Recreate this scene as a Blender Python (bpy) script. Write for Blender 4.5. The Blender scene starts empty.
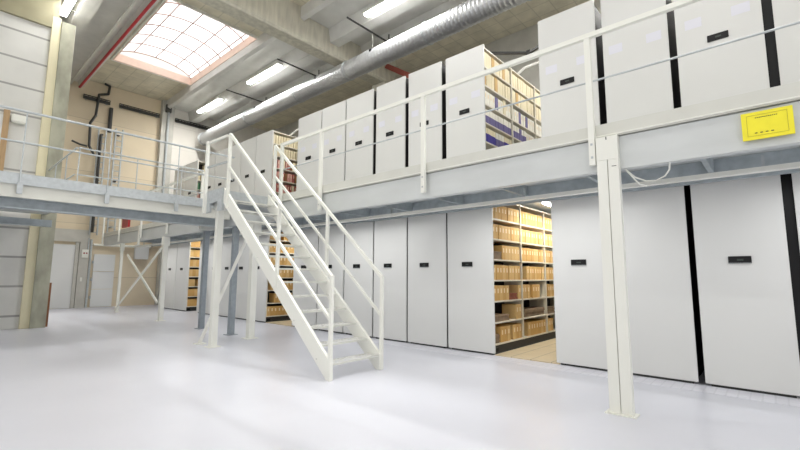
import bpy, bmesh, math, random
from mathutils import Vector, Matrix
random.seed(7)
S = bpy.context.scene
C = S.collection

# ------------------------------------------------------------ materials
def mat(name, col, rough=.5, metal=0, var=.0, scale=3, bump=0, emit=None, es=1, spec=.5, coat=0, stretch=(1,1,1)):
    m = bpy.data.materials.new(name); m.use_nodes = True
    nt = m.node_tree; b = nt.nodes['Principled BSDF']
    b.inputs['Base Color'].default_value = (*col, 1)
    b.inputs['Roughness'].default_value = rough
    b.inputs['Metallic'].default_value = metal
    b.inputs['Specular IOR Level'].default_value = spec
    b.inputs['Coat Weight'].default_value = coat
    if var or bump:
        tc = nt.nodes.new('ShaderNodeTexCoord'); mp = nt.nodes.new('ShaderNodeMapping')
        mp.inputs['Scale'].default_value = stretch
        n = nt.nodes.new('ShaderNodeTexNoise'); n.inputs['Scale'].default_value = scale
        n.inputs['Detail'].default_value = 6
        nt.links.new(tc.outputs['Object'], mp.inputs[0]); nt.links.new(mp.outputs[0], n.inputs['Vector'])
        r = nt.nodes.new('ShaderNodeValToRGB')
        r.color_ramp.elements[0].position = .3; r.color_ramp.elements[1].position = .7
        r.color_ramp.elements[0].color = (*[max(0, c*(1-var)) for c in col], 1)
        r.color_ramp.elements[1].color = (*[min(1, c*(1+var)) for c in col], 1)
        nt.links.new(n.outputs['Fac'], r.inputs[0]); nt.links.new(r.outputs[0], b.inputs['Base Color'])
        if bump:
            bp = nt.nodes.new('ShaderNodeBump'); bp.inputs['Strength'].default_value = bump
            bp.inputs['Distance'].default_value = .02
            nt.links.new(n.outputs['Fac'], bp.inputs['Height']); nt.links.new(bp.outputs[0], b.inputs['Normal'])
    if emit:
        b.inputs['Emission Color'].default_value = (*emit, 1); b.inputs['Emission Strength'].default_value = es
    return m

def srgb(r, g, b):
    f = lambda c: (c/255/12.92) if c/255 <= .04045 else ((c/255+.055)/1.055)**2.4
    return (f(r), f(g), f(b))

def joints(m, axes, w, h, off, dark=.55, mortar=.012, offset=0.0):
    """panel joints drawn into a material: brick texture on two object axes"""
    nt = m.node_tree; b = nt.nodes['Principled BSDF']
    tc = nt.nodes.new('ShaderNodeTexCoord'); sp = nt.nodes.new('ShaderNodeSeparateXYZ'); cb = nt.nodes.new('ShaderNodeCombineXYZ')
    nt.links.new(tc.outputs['Object'], sp.inputs[0])
    nt.links.new(sp.outputs[axes[0]], cb.inputs[0]); nt.links.new(sp.outputs[axes[1]], cb.inputs[1])
    mp = nt.nodes.new('ShaderNodeMapping'); mp.inputs['Location'].default_value = (off[0], off[1], 0)
    nt.links.new(cb.outputs[0], mp.inputs[0])
    br = nt.nodes.new('ShaderNodeTexBrick'); br.offset = offset; br.squash = 1
    br.inputs['Scale'].default_value = 1; br.inputs['Brick Width'].default_value = w; br.inputs['Row Height'].default_value = h
    br.inputs['Mortar Size'].default_value = mortar; br.inputs['Mortar Smooth'].default_value = .1
    br.inputs['Color1'].default_value = (1, 1, 1, 1); br.inputs['Color2'].default_value = (.93, .93, .93, 1)
    br.inputs['Mortar'].default_value = (dark, dark, dark, 1)
    nt.links.new(mp.outputs[0], br.inputs['Vector'])
    mx = nt.nodes.new('ShaderNodeMix'); mx.data_type = 'RGBA'; mx.blend_type = 'MULTIPLY'; mx.inputs['Factor'].default_value = 1
    src = b.inputs['Base Color'].links[0].from_socket if b.inputs['Base Color'].links else None
    if src: nt.links.new(src, mx.inputs['A'])
    else: mx.inputs['A'].default_value = b.inputs['Base Color'].default_value
    nt.links.new(br.outputs['Color'], mx.inputs['B']); nt.links.new(mx.outputs['Result'], b.inputs['Base Color'])
    return m

M = {}
M['floor'] = mat('epoxy_floor', srgb(204, 205, 213), .3, var=.03, scale=.7, spec=.4)
M['beige'] = joints(mat('beige_panel', srgb(216, 202, 176), .85, var=.05, scale=.6), (0, 2), 40, 2.45, (0, 1.1), .7)
M['block'] = joints(mat('pale_concrete_panel', srgb(212, 211, 206), .8, var=.07, scale=1.1, bump=.1), (0, 2), 60, .81, (0, .46), .5, .03)
M['cream'] = mat('cream_strip', srgb(222, 214, 182), .8, var=.04, scale=2)
M['colconc'] = mat('green_grey_concrete', srgb(164, 163, 146), .9, var=.25, scale=3, bump=.3, stretch=(1, 1, .5))
M['beam'] = mat('roof_beam_concrete', srgb(192, 188, 172), .9, var=.16, scale=5, bump=.2, stretch=(1.5, 1.5, .25))
M['unit'] = mat('roof_unit_concrete', srgb(206, 205, 200), .85, var=.08, scale=1.5)
M['deckc'] = joints(mat('ceiling_panel', srgb(212, 205, 184), .9, var=.12, scale=2.2), (0, 1), .62, .62, (0, 0), .78, .018, .0)
M['greyconc'] = mat('grey_concrete', srgb(188, 186, 178), .9, var=.1, scale=2, bump=.1)
M['white'] = mat('white_paint_steel', srgb(228, 228, 220), .38)
M['cab'] = mat('pale_grey_panel', srgb(214, 214, 211), .34, var=.012, scale=1.2)
M['cabside_shade'] = mat('cabinet_side_shade', srgb(40, 38, 37), .6)  # near-black: shade of the narrow gaps put into the side colour
M['shelf'] = mat('shelf_enamel', srgb(226, 220, 204), .45)
M['dark'] = mat('black_steel', srgb(52, 52, 50), .5)
M['black'] = mat('black_plastic', srgb(14, 14, 16), .45, spec=.3)
M['galv'] = mat('galvanised', srgb(180, 185, 187), .42, metal=.25, var=.1, scale=14)
M['galvd'] = mat('galvanised_dull', srgb(172, 180, 184), .5, metal=.25, var=.12, scale=8)
M['mezz'] = mat('mezz_beam_galvanised', srgb(198, 201, 200), .45, metal=.12, var=.06, scale=4, stretch=(1, .3, 1))
M['trim'] = mat('edge_trim_paint', srgb(204, 204, 196), .45, var=.03, scale=3)
M['under'] = mat('deck_underside', srgb(188, 192, 190), .6, metal=.1, var=.05, scale=2)
M['duct'] = mat('spiral_duct_steel', srgb(196, 198, 200), .34, metal=.7, var=.04, scale=8)
M['red'] = mat('red_pipe', srgb(176, 44, 52), .5)
M['redbox'] = mat('red_enamel', srgb(150, 26, 30), .4)
M['wood'] = mat('brown_board', srgb(140, 92, 62), .6, var=.15, scale=6, stretch=(6, 6, .5))
M['woodl'] = mat('light_wood', srgb(176, 146, 108), .6, var=.12, scale=6, stretch=(6, 6, .5))
M['door'] = mat('door_grey', srgb(216, 217, 216), .5)
M['curb'] = mat('skylight_curb', srgb(232, 206, 190), .7, var=.05)
M['dullred'] = mat('dull_red_steel', srgb(150, 78, 66), .7)
M['text'] = mat('sign_text', srgb(110, 104, 40), .6)
M['screen'] = mat('dim_screen', srgb(46, 56, 50), .3)
M['lintel'] = mat('olive_concrete', srgb(158, 152, 126), .9, var=.1, scale=2)
M['bar'] = mat('glazing_bar_metal', srgb(176, 146, 136), .6)
M['gpost'] = mat('galvanised_post', srgb(148, 156, 162), .5, metal=.25, var=.08, scale=10)
M['tan'] = mat('tan_archive_card', srgb(206, 164, 98), .75, var=.06, scale=3)
M['tan2'] = mat('light_tan_card', srgb(216, 180, 120), .75, var=.06, scale=3)
M['creamcard'] = mat('cream_card', srgb(236, 224, 190), .75, var=.05, scale=3)
M['purple'] = mat('lilac_card', srgb(112, 104, 150), .7, var=.06, scale=4)
M['violet'] = mat('violet_card', srgb(70, 62, 150), .7)
M['redcard'] = mat('red_card', srgb(174, 100, 90), .7)
M['pinkcard'] = mat('pink_card', srgb(214, 158, 146), .7)
M['greencard'] = mat('green_card', srgb(84, 132, 96), .7)
M['browncard'] = mat('brown_card', srgb(140, 96, 60), .7)
M['label'] = mat('paper_label', srgb(240, 236, 222), .7)
M['papers'] = joints(mat('paper_stack', srgb(150, 128, 104), .8, var=.2, scale=9), (0, 2), 9, .022, (0, 0), .55, .003)
M['papersred'] = joints(mat('red_paper_stack', srgb(156, 92, 70), .8, var=.2, scale=9), (0, 2), 9, .022, (0, 0), .55, .003)
M['yellow'] = mat('yellow_plate', srgb(238, 226, 44), .45, var=.03, scale=12)
M['ink'] = mat('dark_ink', srgb(170, 160, 44), .6)
M['aislefloor'] = joints(mat('aisle_board', srgb(206, 190, 158), .6, var=.05), (0, 1), 9, .38, (0, 0), .6, .012)
M['lamp'] = mat('fluorescent_tube', (1, 1, 1), .5, emit=(1, 1, .98), es=26)
M['palewall'] = joints(mat('pale_block_wall', srgb(226, 222, 214), .85, var=.04, scale=1.2), (0, 2), 3.2, 1.2, (0, .2), .85)
M['spine'] = mat('spine_paper', srgb(240, 222, 186), .7)
# expanded metal treads: procedural holes
def grate():
    m = mat('expanded_metal', srgb(222, 222, 218), .45, metal=.1)
    nt = m.node_tree; b = nt.nodes['Principled BSDF']
    tc = nt.nodes.new('ShaderNodeTexCoord'); v = nt.nodes.new('ShaderNodeTexVoronoi'); v.feature = 'DISTANCE_TO_EDGE'
    v.inputs['Scale'].default_value = 17
    nt.links.new(tc.outputs['Object'], v.inputs['Vector'])
    mt = nt.nodes.new('ShaderNodeMath'); mt.operation = 'LESS_THAN'; mt.inputs[1].default_value = .13
    nt.links.new(v.outputs['Distance'], mt.inputs[0]); nt.links.new(mt.outputs[0], b.inputs['Alpha'])
    return m
M['grate'] = grate()
def skyglass():
    m = bpy.data.materials.new('opal_rooflight'); m.use_nodes = True; nt = m.node_tree
    nt.nodes.clear(); o = nt.nodes.new('ShaderNodeOutputMaterial'); mx = nt.nodes.new('ShaderNodeMixShader')
    t = nt.nodes.new('ShaderNodeBsdfTransparent'); d = nt.nodes.new('ShaderNodeBsdfTranslucent')
    d.inputs[0].default_value = (1, 1, 1, 1); mx.inputs[0].default_value = .6
    nt.links.new(t.outputs[0], mx.inputs[1]); nt.links.new(d.outputs[0], mx.inputs[2]); nt.links.new(mx.outputs[0], o.inputs[0])
    return m
M['opal'] = skyglass()
# rails set in the floor in front of the shelving: fine grooves
M['track'] = joints(mat('track_floor', srgb(220, 220, 228), .3), (0, 1), .42, .12, (0, 0), .86, .01)

# ------------------------------------------------------------ mesh helpers
class MB:
    def __init__(s): s.b = bmesh.new()
    def box(s, x0, x1, y0, y1, z0, z1, bev=0):
        r = bmesh.ops.create_cube(s.b, size=1)
        mt = Matrix.Translation(((x0+x1)/2, (y0+y1)/2, (z0+z1)/2)) @ Matrix.Diagonal((abs(x1-x0), abs(y1-y0), abs(z1-z0), 1))
        bmesh.ops.transform(s.b, matrix=mt, verts=r['verts'])
        if bev:
            es = {e for v in r['verts'] for e in v.link_edges}
            bmesh.ops.bevel(s.b, geom=list(es), offset=bev, segments=2, affect='EDGES')
        return s
    def bar(s, p, q, w, h, up=(0, 0, 1)):
        """rectangular bar from p to q, w across, h along up"""
        p, q = Vector(p), Vector(q); d = q-p; L = d.length; z = d/L
        u = Vector(up); u = (u - z*u.dot(z)).normalized(); x = u.cross(z)
        r = bmesh.ops.create_cube(s.b, size=1)
        R = Matrix((x*w, u*h, z*L)).transposed().to_4x4()
        bmesh.ops.transform(s.b, matrix=Matrix.Translation((p+q)/2) @ R, verts=r['verts']); return s
    def tube(s, p, q, r, n=12, cap=True):
        p, q = Vector(p), Vector(q); d = q-p
        g = bmesh.ops.create_cone(s.b, cap_ends=cap, segments=n, radius1=r, radius2=r, depth=d.length)
        R = d.to_track_quat('Z', 'Y').to_matrix().to_4x4()
        bmesh.ops.transform(s.b, matrix=Matrix.Translation((p+q)/2) @ R, verts=g['verts']); return s
    def path(s, pts, r, n=10):
        for a, b in zip(pts, pts[1:]): s.tube(a, b, r, n)
        for a in pts[1:-1]:
            g = bmesh.ops.create_uvsphere(s.b, u_segments=n, v_segments=6, radius=r)
            bmesh.ops.transform(s.b, matrix=Matrix.Translation(a), verts=g['verts'])
        return s
    def prism(s, prof, axis, a, b):
        """extrude polygon prof (list of 2-tuples) along axis from a to b"""
        f = {'X': lambda u, v, t: (t, u, v), 'Y': lambda u, v, t: (u, t, v), 'Z': lambda u, v, t: (u, v, t)}[axis]
        A = [s.b.verts.new(f(u, v, a)) for u, v in prof]; B = [s.b.verts.new(f(u, v, b)) for u, v in prof]
        n = len(prof)
        s.b.faces.new(A); s.b.faces.new(B[::-1])
        for i in range(n): s.b.faces.new((A[i], B[i], B[(i+1) % n], A[(i+1) % n]))
        return s
    def build(s, name, m, parent=None, smooth=False):
        bmesh.ops.recalc_face_normals(s.b, faces=s.b.faces)
        me = bpy.data.meshes.new(name); s.b.to_mesh(me); s.b.free()
        me.materials.append(m)
        if smooth:
            for p in me.polygons: p.use_smooth = len(p.vertices) == 4
        o = bpy.data.objects.new(name, me); C.objects.link(o)
        if parent:
            o.parent = parent; o.location = -parent.location
        return o
def thing(name, label, cat, loc=(0, 0, 0), group=None):
    o = bpy.data.objects.new(name, None); o.empty_display_size = .1; C.objects.link(o)
    o.location = loc; return tag(o, label, cat, group)
def tag(o, label, cat, group=None, kind=None):
    o['label'] = label; o['category'] = cat
    if group: o['group'] = group
    if kind: o['kind'] = kind
    return o
def struct(o, label=None):
    o['kind'] = 'structure'
    if label: o['label'] = label
    return o
def bx(name, m, *a, parent=None, bev=0): return MB().box(*a, bev=bev).build(name, m, parent)
def sub(o, name, m, *a):
    c = MB().box(*a).build(name, m); c.parent = o; c.location = -Vector((0, 0, 0)); return c

# ------------------------------------------------------------ setting
XF = 7.40          # front plane of the shelving
DK = 3.25          # mezzanine level
YE = 23.6          # end wall
struct(bx('floor', M['floor'], -7, 15, -7, YE+.3, -.2, 0), 'glossy pale white epoxy floor')
struct(bx('wall_end', M['beige'], 1.7, 15, YE, YE+.3, 0, 10.6), 'beige precast panel wall at the far end')
struct(bx('wall_far', M['palewall'], 8.2, 14.0, YE-.03, YE-.001, 0, 10.6), 'pale panel wall right of the pilaster')
struct(bx('wall_left', M['block'], -7, 1.95, 15.8, 16.1, 0, 10.6), 'pale concrete panel wall with horizontal joints')
struct(bx('wall_return', M['greyconc'], 1.75, 1.95, 16.1, YE, 0, 10.6))
struct(bx('wall_right', M['greyconc'], 14.0, 14.3, -7, YE, 0, 10.6))
struct(bx('trim_1', M['cream'], 1.95, 2.16, 15.68, 16.1, 0, 9.2), 'cream vertical strip beside the concrete column')
col = bx('concrete_column', M['colconc'], 2.16, 2.5, 15.6, 16.1, 0, 9.1); struct(col, 'rough green-grey concrete column at the left wall corner')
struct(bx('concrete_lintel', M['lintel'], -7, 2.1, 15.7, 15.8, 8.85, 10.6))
# ceiling deck with rooflight openings
SK = [(4.62, 7.76, 14.3, 20.3), (4.62, 7.76, 0.2, 6.2)]  # second rooflight is out of view, added to let in more light
cz = 10.6
m_ = MB()
cols = [(-7, 4.56), (4.56, 7.82), (7.82, 15)]
for a, b in cols:
    ys = sorted([(s[2], s[3]) for s in SK if abs(s[0]-.06-a) < .01])
    y = -7
    for s0, s1 in ys:
        m_.box(a, b, y, s0-.06, cz, cz+.25); m_.box(a-.001, a+.0, s0, s1, cz, cz+.25) if False else None; y = s1+.06
    m_.box(a, b, y, YE+.3, cz, cz+.25)
struct(m_.build('ceiling', M['deckc']), 'panelled grey-brown roof ceiling')
def roof_unit(xc):
    prof = [(-1.5, 10.62), (-1.5, 10.2), (-1.36, 10.14), (-1.26, 10.36), (-.3, 10.36), (-.2, 9.86), (.2, 9.86), (.3, 10.36), (1.26, 10.36), (1.36, 10.14), (1.5, 10.2), (1.5, 10.62)]
    return [(xc+u, v) for u, v in prof]
for i, xc in enumerate((-3.7, 2.78, 9.28)):
    for (ya, yb) in ((-7, 11.45), (12.1, YE)):
        struct(MB().prism(roof_unit(xc), 'Y', ya, yb).build('roof_unit', M['unit']), 'ribbed precast concrete roof unit')
b_ = MB().prism([(11.45, 10.62), (11.45, 9.5), (11.52, 9.44), (12.03, 9.44), (12.1, 9.5), (12.1, 10.62)], 'X', -7, 12.6).build('roof_beam', M['beam'])
struct(b_, 'deep concrete main roof beam')
struct(bx('concrete_column', M['beam'], 11.9, 12.6, 11.4, 12.15, 0, 9.44), 'concrete column under the main roof beam')
# small lip along beam foot
# rooflights
def rooflight(x0, x1, y0, y1, n, lab):
    t = thing('window_%d' % n, lab, 'window', ((x0+x1)/2, (y0+y1)/2, cz)); del t['category']; t['kind'] = 'structure'
    c = MB(); h = .26
    c.box(x0-.06, x0, y0-.06, y1+.06, cz-.08, cz+h); c.box(x1, x1+.06, y0-.06, y1+.06, cz-.08, cz+h)
    c.box(x0, x1, y0-.06, y0, cz-.08, cz+h); c.box(x0, x1, y1, y1+.06, cz-.08, cz+h)
    c.build('curb', M['curb'], t)
    MB().box(x0-.1, x1+.1, y1+.061, y1+.1, cz-.1, cz-.001).box(x0-.1, x1+.1, y0-.1, y0-.061, cz-.1, cz-.001).box(x0-.1, x0-.061, y0-.06, y1+.06, cz-.1, cz-.001).box(x1+.061, x1+.1, y0-.06, y1+.06, cz-.1, cz-.001).build('flashing', M['white'], t)
    # barrel vault pane
    W = (x1-x0)/2; xc = (x0+x1)/2; rise = .6; N = 14
    pts = [(xc+W*math.sin(a), cz+h+rise*math.cos(a)*1.0-rise*math.cos(1.3)) for a in [(-1.3+2.6*i/N) for i in range(N+1)]]
    s = 1/math.sin(1.3); pts = [(xc+(p-xc)*s, z) for p, z in pts]
    g = MB()
    A = [g.b.verts.new((p, y0, z)) for p, z in pts]; B = [g.b.verts.new((p, y1, z)) for p, z in pts]
    for i in range(N): g.b.faces.new((A[i], A[i+1], B[i+1], B[i]))
    g.b.faces.new(A); g.b.faces.new(B[::-1])
    g.build('pane', M['opal'], t)
    k = 6
    for i in range(k+1):
        y = y0+.02+(y1-y0-.04)*i/k
        MB().path([(p, y, z-.05) for p, z in pts], .024, 6).build('glazing_bar', M['bar'], t)
    for i in (1, 4, 7, 10, 13):
        MB().bar((pts[i][0], y0, pts[i][1]-.02), (pts[i][0], y1, pts[i][1]-.02), .03, .03).build('glazing_bar', M['bar'], t)
for n, s in enumerate(SK): rooflight(*s, n+1, 'barrel-vaulted rooflight glowing white in the ceiling')

# floor details
struct(bx('floor_track', M['track'], 6.96, XF+.01, -4, 8.4, 0, .004), 'grooved strip in the floor before the shelving')
struct(bx('floor_aisle', M['aislefloor'], XF+.03, 13.9, 2.9, 4.13, 0, .02))
struct(bx('floor_aisle', M['aislefloor'], XF+.03, 13.9, 10.8, 12.25, 0, .02))

# doors and end wall details
t = struct(thing('door_1', 'pale grey door at the end wall', 'door', (4.16, YE, 0))); del t['category']
bx('door_leaf', M['door'], 3.72, 4.55, YE-.05, YE-.005, .01, 2.82, parent=t)
bx('door_frame', M['greyconc'], 4.55, 4.68, YE-.1, YE, 0, 2.95, parent=t)
struct(bx('trim_2', M['greyconc'], 2.5, 5.05, YE-.14, YE, 2.95, 3.5), 'grey concrete lintel over the grey door')
struct(bx('trim_3', M['greyconc'], 4.70, 5.05, YE-.12, YE, 0, 2.95))
t = struct(thing('door_2', 'grey sectional panel door with hinges', 'door', (5.9, YE, 0))); del t['category']
for z0 in (0.02, .83, 1.64):
    bx('door_panel', M['door'], 5.28, 6.12, YE-.06, YE-.005, z0, z0+.79, parent=t)
for z0 in (.4, 1.2, 2.0):
    bx('hinge', M['galv'], 5.22, 5.28, YE-.1, YE-.02, z0, z0+.12, parent=t)
t = struct(thing('door_3', 'upper level door with light wood frame at the left wall', 'door', (.7, 15.8, DK))); del t['category']
bx('door_frame', M['woodl'], 1.14, 1.27, 15.72, 15.8, DK, 6.05, parent=t)
bx('door_leaf', M['door'], .2, 1.14, 15.76, 15.8, DK, 5.9, parent=t)
o = bx('wall_bracket', M['white'], 1.30, 1.62, 15.6, 15.8, 5.72, 5.95, bev=.03); tag(o, 'small white fixture on the left wall beside the wooden door frame', 'fixture')
o = MB().prism([(2.51, 15.82), (2.58, 15.80), (2.6, 15.95), (2.52, 15.97)], 'Z', 0, 1.25).build('wooden_board', M['wood'])
tag(o, 'brown wooden board standing upright against the green-grey column', 'board')
o = bx('wall_pilaster', M['greyconc'], 7.62, 8.2, YE-.28, YE, DK, 10.6); struct(o)
o = bx('wall_pilaster', M['greyconc'], 6.62, 7.0, YE-.04, YE, 0, 10.6) if False else None
struct(bx('wall_pilaster', M['greyconc'], 8.0, 8.5, YE-.35, YE, 0, DK-.4))
o = bx('wall_box', M['door'], 6.9, 7.5, YE-.22, YE-.002, 2.25, 2.95, bev=.02); tag(o, 'pale grey electrical cabinet high on the beige wall behind the braces', 'cabinet')
o = MB().tube((5.2, YE-.12, 2.86), (7.6, YE-.12, 2.86), .055).build('wall_pipe', M['white']); tag(o, 'white horizontal pipe along the beige end wall beneath the mezzanine', 'pipe')
t = thing('switch_panel', 'small white switch panel with red lights beside the grey door', 'switch panel', (4.95, YE-.14, 2.3))
bx('panel_box', M['white'], 4.78, 5.02, YE-.2, YE-.122, 2.25, 2.62, parent=t)
bx('indicator', M['redbox'], 4.83, 4.89, YE-.215, YE-.2, 2.42, 2.48, parent=t)
bx('indicator', M['redbox'], 4.93, 4.98, YE-.215, YE-.2, 2.42, 2.48, parent=t)
o = bx('wall_switch', M['white'], 4.80, 4.88, YE-.15, YE-.122, 1.18, 1.36); tag(o, 'small white light switch on the grey pier beside the door', 'switch')

# cable trays, high on the end wall
def tray(x0, x1, z, lab):
    t = thing('cable_tray', lab, 'cable tray', ((x0+x1)/2, YE, z), 'black cable trays high on the end wall')
    MB().box(x0, x1, YE-.16, YE-.13, z-.11, z-.07).box(x0, x1, YE-.16, YE-.13, z+.07, z+.11).build('rail', M['dark'], t)
    m = MB(); n = int((x1-x0)/.16)
    for i in range(n+1): m.box(x0+i*(x1-x0-.03)/n, x0+.03+i*(x1-x0-.03)/n, YE-.15, YE-.135, z-.1, z+.1)
    m.box(x0, x1, YE-.13, YE-.1, z-.05, z+.05)
    m.build('rungs', M['dark'], t)
    for x in (x0+.1, (x0+x1)/2, x1-.15): bx('bracket', M['galv'], x, x+.05, YE-.1, YE, z-.1, z+.1, parent=t)
tray(4.28, 5.35, 9.72, 'short black cable tray at the left, beneath the red pipe end')
tray(5.72, 7.55, 9.72, 'black cable tray high on the wall left of the pilaster')
tray(8.3, 10.9, 9.72, 'black cable tray high on the wall right of the pilaster')
def vtray(x, z0, z1, lab):
    t = thing('vertical_tray', lab, 'cable tray', (x, YE, z0), 'vertical cable ladders on the end wall')
    w = .34
    MB().box(x-w/2, x-w/2+.05, YE-.3, YE-.2, z0, z1).box(x+w/2-.05, x+w/2, YE-.3, YE-.2, z0, z1).build('side_rail', M['galv'], t)
    m = MB(); n = int((z1-z0)/.3)
    for i in range(n): m.box(x-w/2+.05, x+w/2-.05, YE-.27, YE-.23, z0+.1+i*.3, z0+.14+i*.3)
    m.build('rungs', M['galv'], t)
    for z in (z0+.4, (z0+z1)/2, z1-.3): bx('bracket', M['dark'], x-.05, x+.05, YE-.2, YE, z, z+.06, parent=t)
vtray(5.12, 3.3, 8.35, 'left grey vertical cable ladder on the beige end wall')
vtray(5.80, 3.3, 8.5, 'right grey vertical cable ladder on the beige end wall')
Y_ = YE-.23
o = MB().path([(5.04, Y_, 10.55), (5.25, Y_, 10.5), (5.22, Y_, 10.1), (4.86, Y_, 9.95), (4.80, Y_, 8.9), (4.62, Y_, 8.5), (4.66, Y_, 7.4), (4.86, Y_, 7.05)], .055, 8).build('black_cable', M['dark']); tag(o, 'thick black cable winding down the beige wall from the ceiling', 'cable')
o = MB().path([(4.0, Y_, 7.5), (4.3, Y_, 7.4), (4.58, Y_, 7.37)], .045, 8).build('black_cable', M['dark']); tag(o, 'short black cable branching left across the beige wall', 'cable')
o = MB().tube((5.42, YE-.085, 8.3), (5.42, YE-.085, 9.5), .085).build('black_downpipe', M['dark']); tag(o, 'thick black vertical pipe above the cable ladders', 'pipe')
o = MB().path([(5.05, YE-.36, 3.4), (5.05, YE-.36, 8.0)], .06, 8).build('black_cable', M['dark']); tag(o, 'straight black cable bundle running up the left cable ladder', 'cable')
o = MB().tube((7.9, YE-.34, 4), (7.9, YE-.34, 10.4), .06).build('wall_conduit', M['galv']); tag(o, 'grey conduit running up the wall pilaster', 'conduit')
t = thing('junction_box', 'dark box at the top of the wall pilaster', 'box', (7.9, YE-.4, 10.2)); bx('box', M['dark'], 7.75, 8.0, YE-.45, YE-.285, 9.95, 10.35, parent=t)
for (xx, lab) in ((4.72, 'grey conduit beside the switch panel on the grey pier'),):
    o = MB().tube((5.12, YE-.1, 0), (5.12, YE-.1, 3.1), .05).tube((5.0, YE-.17, 2.6), (5.0, YE-.17, 3.15), .03).build('wall_conduit', M['galv']); tag(o, lab, 'conduit')
# pipes along roof unit
o = MB().tube((4.10, -6, 10.07), (4.10, 11.44, 10.07), .05).tube((4.10, 11.44, 10.07), (4.10, YE-.2, 10.07), .05).build('red_pipe', M['red']); tag(o, 'long red sprinkler pipe along the ceiling left of the rooflight', 'pipe')
o = MB().bar((3.74, 12.11, 10.1), (3.74, YE-.2, 10.1), .09, .05).build('ceiling_conduit', M['trim']); tag(o, 'pale cable duct along the ceiling beside the red pipe', 'conduit')
o = MB().bar((12.0, 9.9, 9.1), (12.0, 11.4, 10.1), .14, .2).build('red_bracket', M['dullred']); tag(o, 'red sloping steel beam under the ceiling behind the spiral duct', 'beam')

# ------------------------------------------------------------ lamps
def lamp(x, y, lab, L=2.45, z=9.83, W=None):
    t = thing('ceiling_lamp', lab, 'lamp', (x, y, z), 'fluorescent lamps under the roof')
    bx('housing', M['white'], x-.11, x+.11, y-L/2, y+L/2, z, z+.07, parent=t)
    bx('tube', M['lamp'], x-.085, x+.085, y-L/2+.03, y+L/2-.03, z-.06, z-.001, parent=t)
    for k in (-.35, .35): bx('bracket', M['trim'], x, x+.4, y+k*L, y+k*L+.04, z+.07, z+.1, parent=t)
    l = bpy.data.lights.new('lamp_light', 'AREA'); l.shape = 'RECTANGLE'; l.size = .2; l.size_y = L; l.energy = W or LAMPW; l.color = (1, .985, .95)
    o = bpy.data.objects.new('lamp_light', l); C.objects.link(o); o.location = (0, 0, -.075); o.parent = t
LAMPW = 170
lamp(8.75, 15.4, 'bright fluorescent lamp on the roof rib, middle one of the three right of the rooflight')
lamp(8.75, 20.4, 'bright fluorescent lamp on the roof rib, farthest, above the duct end')
lamp(8.75, 8.05, 'bright fluorescent lamp at the top edge, in front of the main beam')
lamp(2.3, 15.4, 'bright fluorescent lamp above the concrete column at the upper left', W=35)
for (x, y) in ((8.75, .5), (2.3, 8), (2.3, .5), (-4.2, 8), (-4.2, .5)): lamp(x, y, 'fluorescent lamp under the hall roof outside the view', W=120 if y > 5 else 80)

lamp(12.0, 0.9, 'added unseen lamp under the roof, brightening the upper shelving', W=330)  # this lamp and the next are added out of sight to brighten the boxes
lamp(12.0, -3.4, 'added unseen lamp under the roof, brightening the upper shelving', W=150)
# ------------------------------------------------------------ spiral duct
t = thing('spiral_duct', 'long shiny spiral ventilation duct crossing below the ceiling', 'duct', (9.6, 9, 8.85))
N = 28; m = MB(); R = .37; ys = -4; rings = []
R = .325; y = -4.0; k = 0
while y < 22.9:
    rr = R + (.012 if k % 3 == 0 else 0)
    rings.append([m.b.verts.new((9.6+rr*math.cos(2*math.pi*i/N), y, 8.85+rr*math.sin(2*math.pi*i/N))) for i in range(N)]); y += .045; k += 1
for a, b in zip(rings, rings[1:]):
    for i in range(N): m.b.faces.new((a[i], a[(i+1) % N], b[(i+1) % N], b[i]))
m.b.faces.new(rings[0]); m.b.faces.new(rings[-1][::-1])
m.build('duct_pipe', M['duct'], t)
for y in (7.4, 11, 14, 18, 22.7, 4.2, 1): MB().tube((9.6, y-.03, 8.85), (9.6, y+.03, 8.85), .35, 28).build('duct_collar', M['galv'], t)
for y in (9.6, 12.6, 15.4, 17.0, 19.8):
    bx('nozzle', M['black'], 9.27, 9.33, y-.04, y+.04, 8.94, 9.02, parent=t)
for i, y in enumerate((9.8, 13.85, 18.0, 4.6)):
    t = thing('duct_hanger', ['dark cross bar and wire carrying the duct, nearest the top edge', 'dark cross bar and wire carrying the duct, just behind the main beam', 'dark cross bar and wire carrying the duct, beside the farthest lamp', 'cross bar and wire carrying the duct above the upper shelving'][i], 'hanger', (9.4, y, 9.9))
    bx('cross_bar', M['dark'], 8.42, 10.42, y-.02, y+.02, 9.8, 9.845, parent=t)
    MB().tube((9.6, y, 9.192), (9.6, y, 9.8), .01, 6).build('hanger_wire', M['trim'], t)
    bx('drop_rod', M['dark'], 10.4, 10.43, y-.02, y+.02, 9.8, 10.14, parent=t)

# ------------------------------------------------------------ mezzanine
YA, YB = -4.0, 22.4
t = thing('mezzanine_floor', 'long steel mezzanine floor with galvanised edge beam and pale trim', 'mezzanine', (5.3, 1.4, 2.75))
bx('deck', M['under'], 5.36, 12.9, YA, YB, 3.15, DK, parent=t)
MB().prism([(5.30, 3.33), (5.30, 3.16), (5.36, 3.16), (5.36, 3.31), (5.45, 3.31), (5.45, 3.33)], 'Y', YA, YB).build('edge_trim', M['trim'], t)
MB().box(5.285, 5.30, YA, YB, 3.175, 3.19).build('trim_lip', M['white'], t)
MB().box(5.33, 5.35, YA, YB, 2.76, 3.149).box(5.35, 5.45, YA, YB, 2.76, 2.775).box(5.35, 5.45, YA, YB, 3.12, 3.149).build('edge_beam', M['mezz'], t)
y = YA+.4
while y < YB:
    MB().box(5.47, 7.30, y, y+.06, 2.95, 3.149).build('joist', M['galvd'], t); y += 1.38
MB().box(7.28, 7.35, YA, YB, 2.84, 3.149).build('shelf_beam', M['galvd'], t)
for y in (1.16, -1.2, 4.3, 7.2): 
    pass
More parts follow.
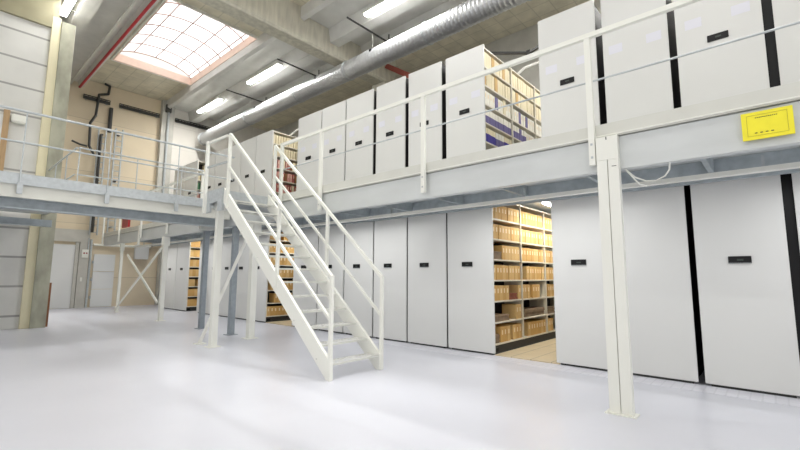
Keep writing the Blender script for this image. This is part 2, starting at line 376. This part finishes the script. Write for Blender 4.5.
# white light trunking hung under the deck
t = thing('light_trunking', 'long white lamp trunking running under the mezzanine above the shelving fronts', 'trunking', (6.5, 1.4, 2.85))
bx('trunking', M['white'], 6.45, 6.56, YA, 22.2, 2.745, 2.80, parent=t)
for y in range(-3, 22, 3): bx('hanger', M['galv'], 6.5, 6.53, y, y+.03, 2.80, 2.949, parent=t)
for y in (-1.5, 3, 7.5, 12, 16.5, 20.5):
    l = bpy.data.lights.new('trunk_light', 'AREA'); l.shape = 'RECTANGLE'; l.size = .08; l.size_y = 3; l.energy = 26
    o = bpy.data.objects.new('trunk_light', l); C.objects.link(o); o.parent = t; o.location = (0.005, y-1.4, 2.74-2.85)
o = MB().path([(5.4, 1.24, 2.765), (5.45, 1.15, 2.66), (5.5, 1.05, 2.61), (5.5, .95, 2.6), (5.45, .85, 2.63), (5.42, .8, 2.69), (5.4, .79, 2.765)], .009, 6).path([(5.4, 1.24, 2.765), (5.48, 1.12, 2.58), (5.52, 1.05, 2.55)], .009, 6).build('loose_cable', M['white']); tag(o, 'thin white cable looping below the beam beside the near post', 'cable')
# load plate
t = thing('load_plate', 'yellow load sign on the mezzanine beam at the right edge', 'sign', (5.28, -.05, 2.97))
bx('plate', M['yellow'], 5.272, 5.284, -.235, .145, 2.835, 3.11, parent=t)
m = MB()
for z in (2.87, 3.075): m.box(5.270, 5.2725, -.195, .105, z, z+.003)
for y in (-.195, .102): m.box(5.270, 5.2725, y, y+.003, 2.87, 3.075)
m.build('printed_border', M['ink'], t)
m = MB()
for i in range(12): m.box(5.270, 5.2725, .03-i*.014, .04-i*.014, 3.045, 3.053)
for i in range(4): m.box(5.270, 5.2725, .05-i*.04-.02, .05-i*.04, 2.893, 2.903)
m.build('printed_text', M['text'], t)

def cpost(x, y, lab, z1=3.15, w=.26, d=.16):
    t = thing('steel_post', lab, 'post', (x, y, 0))
    for s in (-1, 1):
        a, b = sorted((y+s*.004, y+s*w/2))
        m = MB().box(x, x+d, a, b, .012, z1)
        m.build('post_channel', M['white'], t)
    m = MB().box(x-.05, x+d+.04, y-w/2-.04, y+w/2+.04, 0, .012)
    for s in (-1, 1): m.tube((x-.025, y+s*(w/2+.01), .01), (x-.025, y+s*(w/2+.01), .03), .012, 6)
    m.build('base_plate', M['white'], t)
    return t
t = cpost(5.235, 1.385, 'wide white steel post in the right foreground under the mezzanine edge', 3.15, .235, .09)
bx('weld_plate', M['dark'], 5.230, 5.2349, 1.29, 1.34, 2.78, 2.786, parent=t)
bx('top_notch', M['dark'], 5.225, 5.2295, 1.38, 1.39, 3.11, 3.145, parent=t)
bx('cap_plate', M['white'], 5.23, 5.2349, 1.267, 1.503, 2.87, 3.15, parent=t)
def tpost(x, y, z1, m, lab, w=.12, name='steel_post'):
    t = thing(name, lab, 'post', (x, y, 0))
    bx('post_shaft', m, x-w/2, x+w/2, y-w/2, y+w/2, .012, z1, parent=t)
    bx('base_plate', m, x-w, x+w, y-w, y+w, 0, .012, parent=t)
    bx('top_bracket', m, x-w*.75, x+w*.75, y-w*.75, y+w*.75, z1-.3, z1, parent=t) if m is M['white'] else bx('top_plate', m, x-w, x+w, y-w, y+w, z1-.012, z1, parent=t)
    return t
tpost(5.38, 9.54, 2.76, M['white'], 'white steel post behind the stair stringer under the mezzanine edge', .15)
tpost(5.36, 10.45, 2.76, M['gpost'], 'galvanised grey post behind the diagonal brace, nearer of two', .13)
tpost(5.40, 12.25, 2.76, M['gpost'], 'galvanised grey post left of the white landing post', .13)
tpost(5.36, 15.2, 2.76, M['white'], 'white post at the right end of the crossed braces', .13)
tpost(5.36, 19.8, 2.76, M['white'], 'slim white post at the left end of the crossed braces', .09)
t = thing('cross_brace', 'white crossed braces between two far mezzanine posts', 'brace', (5.36, 17.7, 0))
MB().bar((5.27, 19.80, .1), (5.27, 15.22, 2.4), .03, .09).build('brace_bar', M['white'], t)
MB().bar((5.235, 18.6, 2.25), (5.235, 15.22, .6), .03, .09).build('brace_bar', M['white'], t)
o = bx('alarm_box', M['redbox'], 5.2, 5.28, 18.75, 19.5, 3.35, 3.75); o.name = 'alarm_box'; tag(o, 'small dark red box above the slim far white post', 'box')
# one more far post stub hanging
o = bx('rail_post', M['white'], 5.24, 5.30, 17.55, 17.65, 2.6, 3.32); tag(o, 'short white bracket post hanging from the far mezzanine edge', 'post')

# mezz railing
def railing(name, lab, posts, x, y0, y1, m, z0=2.83, top=4.5, mid=3.9, w=.07):
    t = thing(name, lab, 'railing', (x, y0, DK))
    for y in posts:
        bx('post', m, x-.045, x+.012, y-w/2, y+w/2, z0, top-.05, parent=t)
        bx('bolt', M['galv'], x-.052, x-.045, y-.012, y+.012, z0+.08, z0+.105, parent=t)
        bx('bolt', M['galv'], x-.052, x-.045, y-.012, y+.012, z0+.24, z0+.265, parent=t)
    MB().bar((x-.02, y0, top-.025), (x-.02, y1, top-.025), .06, .06).build('top_rail', m, t)
    MB().tube((x+.024, y0, mid), (x+.024, y1, mid), .012).build('mid_rail', M['galv'], t)
    return t
railing('mezzanine_railing', 'white handrail along the near mezzanine edge, right of the stairs', (-1.35, 1.548, 4.15, 6.83, 8.27), 5.27, YA, 8.30, M['white'])
railing('mezzanine_railing', 'white handrail along the far mezzanine edge behind the walkway', (12.4, 14.9, 17.4, 20.0, 22.3), 5.27, 12.35, 22.35, M['white'])

# ------------------------------------------------------------ staircase
XL, XR = 4.02, 5.08
RISE = DK/14; GO = .27; Y0 = 4.90; SL = RISE/GO
t = thing('staircase', 'white steel staircase with open grating treads and sloping handrails', 'staircase', ((XL+XR)/2, Y0, 0))
for x in (XL, XR-.05):
    # stringer: between lower and upper sloping line
    up = lambda y: RISE + SL*(y-Y0) + .03
    lo = lambda y: SL*(y-Y0) - .06
    yt = Y0+13*GO+.02
    prof = [(Y0-.02, 0), (Y0+.06/SL, 0), (yt, lo(yt)), (yt, up(yt)), (Y0-.02, up(Y0-.02))]
    MB().prism(prof, 'X', x, x+.05).build('stringer', M['white'], t)
    m = MB()
    for k in range(6):
        yy = Y0+.3+k*.6; xx = x-.006 if x == XL else x+.05
        m.box(xx, xx+.006, yy-.012, yy+.012, SL*(yy-Y0)+.0, SL*(yy-Y0)+.024)
    m.build('bolt', M['trim'], t)
for k in range(13):
    z = RISE*(k+1); y = Y0+GO*k
    tr = MB().box(XL+.05, XR-.05, y, y+.26, z-.004, z).build('tread', M['grate'], t)
    f = MB().box(XL+.05, XR-.05, y-.004, y, z-.026, z+.002).box(XL+.05, XR-.05, y+.26, y+.264, z-.026, z+.002).build('tread_frame', M['trim'])
    f.parent = tr
for x, s in ((XL, 1), (XR, -1)):
    bx('newel_post', M['white'], x-.018, x+.036, Y0-.03, Y0+.025, 0.0, 1.50, parent=t, bev=.004)
    ym = 6.45 if s == -1 else 6.45
    yt = 8.28
    bx('newel_post', M['white'], x-.022, x+.038, yt-.03, yt+.03, 2.85, 4.43, parent=t, bev=.004)
    bx('newel_post', M['white'], x-.01, x+.035, 6.36-.03, 6.36+.03, SL*(6.36-Y0)+.02, 1.46+(6.36-Y0)*.873, parent=t)
    MB().bar((x+.008, Y0, 1.475), (x+.008, yt, 4.41), .05, .05).build('handrail', M['white'], t)
    MB().bar((x+.008, Y0+.03, .87), (x+.008, yt, 3.72), .035, .045).build('mid_rail', M['white'], t)
# landing
YL = Y0+13*GO+.02
t = thing('stair_landing', 'grey steel landing platform at the head of the stairs', 'platform', (4.6, 9.5, DK-.3))
bx('deck', M['galvd'], XL+.021, 5.28, YL+.055, 9.24, DK-.05, DK, parent=t)
bx('side_beam', M['galv'], XL-.03, XL+.02, YL+.005, 9.24, DK-.22, DK+.05, parent=t)
bx('front_beam', M['galv'], XL+.021, 5.28, YL+.005, YL+.05, DK-.22, DK, parent=t)
bx('back_beam', M['galv'], XL-.03, 5.28, 9.241, 9.29, DK-.22, DK+.05, parent=t)
bx('corner_plate', M['galv'], XL-.03, XL+.02, 9.0, 9.24, DK-.42, DK-.221, parent=t)
bx('corner_plate', M['galv'], XL-.03, XL+.02, YL+.005, YL+.2, DK-.42, DK-.221, parent=t)
t = thing('landing_railing', 'white railing on the left side of the stair landing', 'railing', (XL, 9.1, DK))
bx('post', M['white'], XL-.09, XL-.031, 9.13, 9.20, 2.82, 4.42, parent=t)
MB().bar((XL-.03, 8.325, 4.38), (XL-.06, 9.2, 4.38), .045, .045).build('top_rail', M['white'], t)
MB().bar((XL-.01, 8.325, 3.83), (XL-.06, 9.2, 3.83), .025, .04).build('mid_rail', M['galv'], t)
t = tpost(4.22, 8.98, DK-.052, M['white'], 'white post carrying the stair landing', .13)
t = thing('diagonal_brace', 'slender white diagonal brace rising behind the landing post', 'brace', (4.21, 9.54, 0))
MB().bar((4.19, 9.54, .02), (5.19, 9.54, 2.4), .03, .07).build('brace_bar', M['white'], t)
bx('foot_plate', M['white'], 4.1, 4.3, 9.44, 9.64, 0, .02, parent=t)

# ------------------------------------------------------------ walkway at left
WX0 = -4.0
t = thing('walkway', 'galvanised walkway crossing from the left wall to the stair landing', 'walkway', (1, 11.4, 3))
bx('deck', M['under'], WX0, 5.28, 10.56, 12.25, DK-.06, DK, parent=t)
bx('deck', M['under'], WX0, 2.25, 12.251, 15.58, DK-.06, DK, parent=t)
bx('toe_board', M['galv'], WX0, 5.2, 10.45, 10.47, 3.16, 3.37, parent=t)
MB().box(WX0, 5.2, 10.50, 10.52, 2.92, 3.185).box(WX0, 5.2, 10.52, 10.56, 2.92, 2.935).build('edge_beam', M['trim'], t)
MB().box(WX0, 5.2, 10.80, 10.86, 2.76, 2.92).box(WX0, 5.2, 10.72, 10.94, 2.74, 2.76).box(WX0, 5.2, 10.72, 10.94, 2.92, 2.94).build('main_beam', M['galvd'], t)
MB().box(WX0, 5.2, 12.15, 12.21, 2.92, 3.18).box(WX0, 5.2, 12.05, 12.23, 2.90, 2.92).build('main_beam', M['galvd'], t)
for x in (-1.7, -.35, 1.02, 2.40, 3.78): MB().box(x-.03, x+.03, 10.57, 12.04, 2.95, 3.18).build('joist', M['galvd'], t)
t = thing('walkway_railing', 'grey tubular railing along the front edge of the left walkway', 'railing', (1, 10.5, DK))
for x in (-1.7, -.32, 1.08, 2.46, 3.84):
    MB().tube((x, 10.43, 3.05), (x, 10.43, 4.55), .011).build('post', M['galv'], t)
    bx('post_bracket', M['galv'], x-.03, x+.05, 10.41, 10.449, 2.98, 3.2, parent=t)
MB().tube((WX0, 10.43, 4.56), (5.2, 10.43, 4.56), .024).build('top_rail', M['galv'], t)
MB().tube((WX0, 10.43, 3.96), (5.2, 10.43, 3.96), .017).build('mid_rail', M['galv'], t)
t = thing('walkway_railing', 'grey tubular railing along the back edge of the left walkway', 'railing', (3.7, 12.25, DK))
for x in (2.27, 3.5, 4.6):
    MB().tube((x, 12.23, 3.251), (x, 12.23, 4.5), .013).build('post', M['galv'], t)
MB().tube((2.25, 12.23, 4.5), (5.2, 12.23, 4.5), .02).build('top_rail', M['galv'], t)
MB().tube((2.25, 12.23, 3.85), (5.2, 12.23, 3.85), .016).build('mid_rail', M['galv'], t)
t = thing('walkway_railing', 'grey railing running back from the walkway corner toward the left column', 'railing', (2.27, 14, DK))
for y in (13.3, 14.6): MB().tube((2.22, y, 3.251), (2.22, y, 4.5), .013).build('post', M['galv'], t)
MB().tube((2.22, 12.28, 4.5), (2.22, 15.58, 4.5), .022).build('top_rail', M['galv'], t)
MB().tube((2.22, 12.28, 3.85), (2.22, 15.58, 3.85), .016).build('mid_rail', M['galv'], t)
t = tpost(.92, 12.12, 2.89, M['gpost'], 'galvanised post under the walkway at the left picture edge', .14)
t = thing('support_beam', 'galvanised steel beam under the walkway in front of the left wall', 'beam', (1, 13.7, 2.6))
MB().box(-2, 2.1, 13.6, 13.66, 2.7, 2.85).box(-2, 2.1, 13.55, 13.71, 2.68, 2.7).build('beam', M['galvd'], t)

# ------------------------------------------------------------ mobile shelving
H = 3.10; XB = XF+3.86
BAY = [XF+.05, XF+1.30, XF+2.57, XF+3.84]
LV = [.20+.41*k for k in range(7)]
def unit(z0, ya, yb, label, group, aisle=False, panel=True, slots=False, bars=3):
    w = yb-ya
    t = thing('mobile_shelving_unit', label, 'shelving unit', (XF, (ya+yb)/2, z0), group)
    ep = MB().box(XF, XF+.035, ya, yb, z0+.035, z0+H, bev=.006).build('end_panel', M['cab'], t)
    bx('carriage', M['dark'], XF+.036, XB, ya+.06, yb-.06, z0+.0, z0+.17, parent=t)
    if not aisle:
        bx('shelf_body', M['cabside_shade'], XF+.036, XB, ya+.035, yb-.035, z0+.171, z0+H-.02, parent=t)
    else:
        bx('shelf_body', M['cabside_shade'], XF+.036, XB, ya+.46, yb-.035, z0+.171, z0+H-.02, parent=t)
        for k in range(8):
            z = z0+LV[k]-.03 if k < 7 else z0+H-.05
            bx('shelf', M['shelf'], XF+.037, XB, ya+.035, ya+.459, z, z+.03, parent=t)
        for x in BAY:
            bx('upright', M['shelf'], x-.02, x+.015, ya+.02, ya+.034, z0+.171, z0+H-.02, parent=t)
            m = MB()
            for k in range(7): m.box(x-.004, x+.004, ya+.036, ya+.458, z0+LV[k]+.002, z0+LV[k]+(.37 if k < 6 else .36))
            m.build('divider', M['shelf'], t)
        bx('buffer', M['black'], XF+.08, XF+.2, ya+.03, ya+.058, z0+.05, z0+.12, parent=t)
    if -.2 < ya < -.1: bx('gap_shade_strip', M['black'], XF+.10, XF+.14, ya-.135, ya+.034, z0+.171, z0+H-.021, parent=t)  # added black strip, stands in for the shade in the gap between units
    if panel:
        yc = (ya+yb)/2+(.05 if z0 < 1 and ya > 1 else .0)
        zc = z0+1.74
        cp = bx('control_panel', M['black'], XF-.018, XF-.001, yc-.125, yc+.125, zc-.05, zc+.05, parent=t, bev=.004)
        d = MB().box(XF-.0205, XF-.0185, yc-.04, yc+.03, zc-.012, zc+.012).build('display', M['screen']); d.parent = cp; d['label'] = 'dim display'
        if z0 < 1: 
            d = MB().box(XF-.0205, XF-.0185, yc-.12, yc+.12, zc-.046, zc-.041).build('rim', M['galv']); d.parent = cp
    if slots:
        for dy in (-.28, .28):
            yc = (ya+yb)/2+dy
            bx('label_pocket', M['plast'], XF-.004, XF-.0005, yc-.105, yc+.105, z0+1.98, z0+2.13, parent=t, bev=.001)
    return t
M['plast'] = mat('clear_label_pocket', srgb(226, 226, 234), .08, spec=.8)
gl = 'mobile shelving on the ground floor'; gu = 'mobile shelving on the mezzanine'
low = [(-1.3, -.25, 'ground-floor shelving unit cut off by the right picture edge', 0),
 (-.14, .85, 'ground-floor shelving unit with black panel, below the yellow sign', 0),
 (.93, 1.93, 'ground-floor shelving unit without visible panel, just right of the white foreground post', 0),
 (1.95, 2.94, 'ground-floor shelving unit between the open box aisle and the foreground post', 0),
 (4.12, 5.20, 'ground-floor shelving unit whose side shelves of tan boxes face the near open aisle', 1),
 (5.24, 6.31, 'closed ground-floor shelving unit, second to the left of the near open aisle', 0),
 (6.35, 7.41, 'closed ground-floor shelving unit just right of the stair foot', 0),
 (7.45, 8.50, 'closed ground-floor shelving unit seen between the two stair handrails at the foot', 0),
 (8.54, 9.62, 'closed ground-floor shelving unit seen behind the middle of the stairs', 0),
 (9.66, 10.80, 'closed ground-floor shelving unit behind the upper treads of the stairs', 0),
 (12.25, 13.33, 'ground-floor shelving unit whose tan boxes show behind the stair stringer', 1),
 (13.36, 14.38, 'ground-floor shelving unit right of the nearer galvanised post', 0),
 (14.41, 15.40, 'ground-floor shelving unit directly behind the white landing post', 0),
 (15.43, 16.40, 'ground-floor shelving unit between the landing post and the farther galvanised post', 0),
 (16.43, 17.30, 'ground-floor shelving unit right of the farthest narrow box aisle', 0),
 (18.33, 19.56, 'ground-floor shelving unit left of the farthest aisle, showing tan boxes on its side', 1),
 (19.60, 20.84, 'farthest ground-floor shelving unit near the crossed braces', 0)]
for ya, yb, lab, a in low: unit(0.0, ya, yb, lab, gl, bool(a), panel=not (.8 < ya < 1.0))
upp = [(-1.30, -.24, 'upper shelving unit at the top right corner above the yellow sign', 0),
 (-.13, .88, 'upper shelving unit with black panel, left of the top right corner', 0),
 (.98, 1.93, 'upper shelving unit above the foreground post, without black panel', 0),
 (2.04, 3.06, 'upper shelving unit with black panel, right of the open upper aisle', 0),
 (4.24, 5.21, 'tall upper shelving unit whose cream boxes face the near upper aisle', 1),
 (5.33, 6.30, 'closed upper shelving unit, first left of the near open upper aisle unit', 0),
 (6.41, 7.39, 'closed upper shelving unit, second left of the near open upper aisle unit', 0),
 (7.50, 8.55, 'closed upper shelving unit, third left of the near open upper aisle unit', 0),
 (8.59, 9.62, 'closed upper shelving unit, second right of the red folder aisle', 0),
 (9.66, 10.80, 'closed upper shelving unit just right of the red folder aisle', 0),
 (12.26, 13.28, 'upper shelving unit with red folders on its side, above the staircase', 1),
 (13.31, 14.33, 'upper shelving unit seen just right of the stair head post', 0),
 (14.36, 15.36, 'upper shelving unit seen directly behind the stair head post', 0),
 (15.40, 16.36, 'upper shelving unit seen between the two landing posts', 0),
 (16.40, 17.20, 'upper shelving unit left of the landing post', 0),
 (18.05, 19.3, 'upper shelving unit with green and red folders behind the walkway railing', 1),
 (19.34, 20.5, 'farthest upper shelving unit behind the walkway railing', 0)]
for ya, yb, lab, a in upp: unit(DK, ya, yb, lab, gu, bool(a), panel=not (.9 < ya < 1.0), slots=ya < 10)
# folding link arms and pipes above the upper units
t = thing('link_arm', 'dark folding link arm above the near upper aisle', 'link arm', (8, 3.6, DK+H))
zt = DK+H
MB().bar((7.75, 4.6, zt+.06), (8.55, 3.75, zt+.1), .05, .05).build('arm', M['dark'], t)
MB().bar((8.55, 3.75, zt+.1), (8.1, 2.8, zt+.06), .05, .05).build('arm', M['dark'], t)
bx('pivot', M['dark'], 8.5, 8.6, 3.7, 3.8, zt+.05, zt+.15, parent=t)
for y in (4.6, 2.8): bx('mount', M['dark'], (7.7 if y > 4 else 8.05), (7.8 if y > 4 else 8.15), y-.05, y+.05, zt-.02, zt+.09, parent=t)
o = MB().path([(9.3, 4.5, zt+.03), (9.5, 4.3, zt+.3), (10.1, 3.9, zt+.65), (10.6, 3.1, zt+.7), (10.6, 2.8, zt+.03)], .035, 8).build('bent_pipe', M['white']); tag(o, 'white bent cable pipe arching over the near upper aisle', 'pipe')
o = MB().path([(8.2, 12.5, zt+.03), (8.3, 12.2, zt+.2), (8.5, 11.6, zt+.4), (8.5, 10.9, zt+.3), (8.5, 10.6, zt+.03)], .03, 8).build('bent_pipe', M['white']); tag(o, 'white bent cable pipe arching over the red folder aisle', 'pipe')

# ------------------------------------------------------------ contents
ORD = ['first', 'second', 'third', 'fourth', 'fifth', 'sixth', 'seventh', 'eighth', 'ninth', 'tenth', 'eleventh', 'twelfth', 'thirteenth']
SHF = ['bottom', 'second', 'third', 'fourth', 'fifth', 'sixth', 'top']
BAYN = ['front', 'middle', 'back']
def proto_box(name, w, d, h, m, m2=None, frac=.5, label=True):
    me = MB().box(0, w, 0, d, 0, h, bev=.002).b
    mesh = bpy.data.meshes.new(name); me.to_mesh(mesh); me.free(); mesh.materials.append(m)
    parts = []
    if m2:
        b = MB().box(-.0008, w+.0008, -.0015, d*.9, -.0, h*frac).b; q = bpy.data.meshes.new('lower_wrap'); b.to_mesh(q); b.free(); q.materials.append(m2); parts.append(('lower_wrap', q))
    if label:
        b = MB().box(w*.32, w*.62, -.003, -.0005, h*.5, h*.8).b; q = bpy.data.meshes.new('spine_label'); b.to_mesh(q); b.free(); q.materials.append(M['spine']); parts.append(('spine_label', q))
    return mesh, parts
def place(name, proto, x, y, z, lab, cat, group):
    mesh, parts = proto
    o = bpy.data.objects.new(name, mesh); C.objects.link(o); o.location = (x, y, z); tag(o, lab, cat, group)
    for n, q in parts:
        c = bpy.data.objects.new(n, q); C.objects.link(c); c.parent = o
    return o
PT = [proto_box('archive_box', .132, .33, .295, M['tan']), proto_box('archive_box', .132, .33, .295, M['tan2'])]
PTs = [proto_box('archive_box', .132, .33, .295, M['tan'], label=False), proto_box('archive_box', .132, .33, .295, M['tan2'], label=False)]
NS = 9; PW = .1345
def stack(x0, x1, y, z, h, m, lab):
    mb = MB(); n = max(2, int(h/.022)); 
    for i in range(n):
        j = random.uniform(-.02, .02); mb.box(x0+.02+j, x1-.02+j*.5, y+.01+abs(j), y+.34, z+i*h/n, z+(i+1)*h/n-.001)
    tag(mb.build('paper_stack', m), lab, 'papers', 'flat paper stacks on the shelves'); 
# near ground aisle, unit 4.12.. pattern: digits = box present, '_' gap, 's' stack region, 'r' reddish stack
pat = {0: ['6'], }
near = {6: ('bbbbbbbbb', 'bbbbbbbbb', 'bbbbbbbbb'), 5: ('bbbbbbbbb', 'bbbbbbbbb', 'bbbbbbbbb'), 4: ('sssbbbbbb', 'bbbbbbbbb', 'bbbbbbbbb'),
        3: ('bbbbbbbbb', '__bbbbbbb', 'bbbbbbbbb'), 2: ('bbbbbrrrb', 'bbb_bbb__', '_bbbbbbbb'), 1: ('sssss__bb', '_ssssssss', 'ssss_bbbb'), 0: ('ssbbb_bbb', '__bbbbbbb', 'bbb_bbbbb')}
def fill(pattern, y, z0, where, group, name='archive_box', protos=None, cat='archive box', kind='tan archive box', hs=.16, pitch=PW, upto=3, jit=0):
    pick = protos or PT
    for k, bays in pattern.items():
        for b in range(min(upto, len(bays))):
            s = bays[b]; x0 = BAY[b]+.024; z = z0+LV[k]+.0005; i = 0; cnt = 0
            n = len(s)
            while i < n:
                ch = s[i]
                if ch in 'sr':
                    j = i
                    while j < n and s[j] == ch: j += 1
                    nm = ['pile', 'pile']
                    hh = hs*random.uniform(.7, 1.2)
                    stack(x0+i*pitch, x0+j*pitch, y, z, hh, M['papers'] if ch == 's' else M['papersred'],
                          ('flat %s papers on the %s shelf, %s bay, %s' % ('grey-brown' if ch == 's' else 'reddish', SHF[k], BAYN[b], where)))
                    i = j; continue
                if ch != '_':
                    pr = pick[ch] if isinstance(pick, dict) else random.choice(pick)
                    cnt += 1
                    kd = kind[ch] if isinstance(kind, dict) else kind
                    place(name, pr, x0+i*pitch, y+random.uniform(0, .015+jit), z,
                          '%s %s from the left, %s shelf, %s bay, %s' % (kd, ORD[cnt-1], SHF[k], BAYN[b], where), cat, group)
                i += 1
near2 = {k: (v[0], v[1], v[2][:4]) for k, v in near.items()}
fill(near2, 4.12+.045, 0, 'near ground-floor aisle', 'archive boxes in the near ground-floor aisle')
fb = lambda s: (s,)
mid = {6: ('bbb_bb_bb',), 5: ('bbbbbbbbb',), 4: ('bbbbbbbbb',), 3: ('bbbbbbbbb',), 2: ('_bbbbbbbb',), 1: ('__bbbbb_b',), 0: ('bbbbbbbbb',)}
fill(mid, 12.25+.045, 0, 'behind stair stringer', 'archive boxes behind the stairs', protos=PT)
far = {k: ('bbbbbbb',) for k in range(7)}; far[2] = ('bb_bbbb',)
fill(far, 18.33+.045, 0, 'farthest ground-floor aisle', 'archive boxes in the farthest ground-floor aisle', protos=PTs)
# upper aisle
wc = .111
PU = {'c': proto_box('document_box', wc, .33, .33, M['creamcard'], label=False),
      'w': proto_box('document_box', wc, .33, .31, M['label'], M['purple'], .55, False),
      'p': proto_box('document_box', wc, .33, .29, M['purple'], label=False),
      'v': proto_box('document_box', wc, .33, .31, M['creamcard'], M['violet'], .6, False),
      'd': proto_box('document_box', wc, .33, .29, M['label'])}
KU = {'c': 'cream box', 'w': 'white-and-lilac box', 'p': 'lilac box', 'v': 'cream-and-violet box', 'd': 'white labelled box'}
PU['b'] = proto_box('document_box', wc, .33, .33, M['tan2'], label=False); KU['b'] = 'beige box'
upn = {6: ('cccbcccbcc', 'cccccccccc', 'cccccccccc'), 5: ('bcccbccccc', 'ccbccccccc', 'cccccccccc'), 4: ('ddddpddcdd', 'dddpddpddd', 'dddddddddd'),
       3: ('wwwwwwwwww', 'wwwpwwdddd', 'dddddwwwww'), 2: ('vvvvwwwvvv', 'ddwwwwdddd', 'vvvvddddww')}
fill(upn, 4.24+.045, DK, 'near upper aisle', 'document boxes in the near upper aisle', 'document_box', PU, 'document box', KU, pitch=.1205)
PR = {'r': 0, 'R': proto_box('folder', .075, .3, .30, M['redcard'], label=True), 'k': proto_box('folder', .075, .3, .29, M['pinkcard'], label=True),
      'n': proto_box('folder', .075, .3, .28, M['browncard'], label=False), 'c': proto_box('folder', .075, .3, .31, M['creamcard'], label=False),
      'g': proto_box('folder', .075, .3, .29, M['greencard'], label=False)}
KR = {'R': 'red folder', 'k': 'pink folder', 'n': 'brown folder', 'c': 'cream folder', 'g': 'green folder'}
upr = {6: ('cccccccccccc', 'cccccccccccc'), 5: ('cccccccccccc', 'ccncccccnccc'), 4: ('nRknckRnccRn', 'kRcncnkkRncc'), 3: ('RRkRRnkkRnRc', 'RkcnRRkcnnRR'), 2: ('nRRnkkRRcRnn', 'RRnkRRnRRknR')}
ORD += ['fourteenth', 'fifteenth']
fill(upr, 12.26+.045, DK, 'red folder aisle', 'folders in the red folder aisle', 'folder', PR, 'folder', KR, pitch=.1)
upf = {6: ('__ccc_cc',), 5: ('cc__cc__',), 4: ('gg_ggg_g',), 3: ('kkRnkk__',), 2: ('nn_Rn_kk',)}
fill(upf, 18.05+.045, DK, 'farthest upper aisle', 'folders in the farthest upper aisle', 'folder', PR, 'folder', KR, pitch=.14)

# aisle lamps
for (x, y, z, lab) in ((9.6, 3.5, 3.0, 'white tube lamp over the near ground-floor aisle'), (9.2, 11.5, 3.0, 'white tube lamp over the ground-floor aisle behind the stairs'), (8.8, 17.8, 3.0, 'white tube lamp over the farthest ground-floor aisle')):
    t = thing('aisle_lamp', lab, 'lamp', (x, y, z))
    bx('housing', M['white'], x-1.2, x+1.2, y-.05, y+.05, z+.05, z+.149, parent=t)
    bx('tube', M['lamp'], x-1.15, x+1.15, y-.03, y+.03, z, z+.049, parent=t)
    l = bpy.data.lights.new('aisle_light', 'AREA'); l.shape = 'RECTANGLE'; l.size = 2.3; l.size_y = .1; l.energy = 42 if y < 5 else 16; l.color = (1, .95, .85)
    o = bpy.data.objects.new('aisle_light', l); C.objects.link(o); o.location = (0, 0, -.01); o.parent = t

sl = bpy.data.lights.new('sun', 'SUN'); sl.energy = 4.5; sl.angle = .3
so = bpy.data.objects.new('sun', sl); C.objects.link(so); so.rotation_euler = (.2, .15, 0); so.location = (0, 0, 20)
# ------------------------------------------------------------ world, camera
w = bpy.data.worlds.new('World'); S.world = w; w.use_nodes = True
bg = w.node_tree.nodes['Background']; bg.inputs[0].default_value = (1, .99, .98, 1); bg.inputs[1].default_value = .9
f, pi, ro, ya = 422.3, .11984, .00499, .72466
F = Vector((math.cos(ya), math.sin(ya), 0)); Z = Vector((0, 0, 1))
wv = F*math.cos(pi)+Z*math.sin(pi); r = wv.cross(Z).normalized(); u = r.cross(wv)
r2 = r*math.cos(ro)+u*math.sin(ro); u2 = -r*math.sin(ro)+u*math.cos(ro)
cam = bpy.data.cameras.new('camera'); co = bpy.data.objects.new('camera', cam); C.objects.link(co)
cam.sensor_width = 36; cam.lens = f/800*36; cam.clip_end = 200; cam.clip_start = .05
co.matrix_world = Matrix.Translation((0, 0, 1.5)) @ Matrix((r2, u2, -wv)).transposed().to_4x4()
S.camera = co
S.view_settings.view_transform = 'Standard'; S.view_settings.look = 'None'; S.view_settings.gamma = 1
S.view_settings.use_curve_mapping = False; S.view_settings.exposure = 0.2
S.cycles.use_denoising = True
S.cycles.max_bounces = 10; S.cycles.diffuse_bounces = 6; S.cycles.transparent_max_bounces = 16
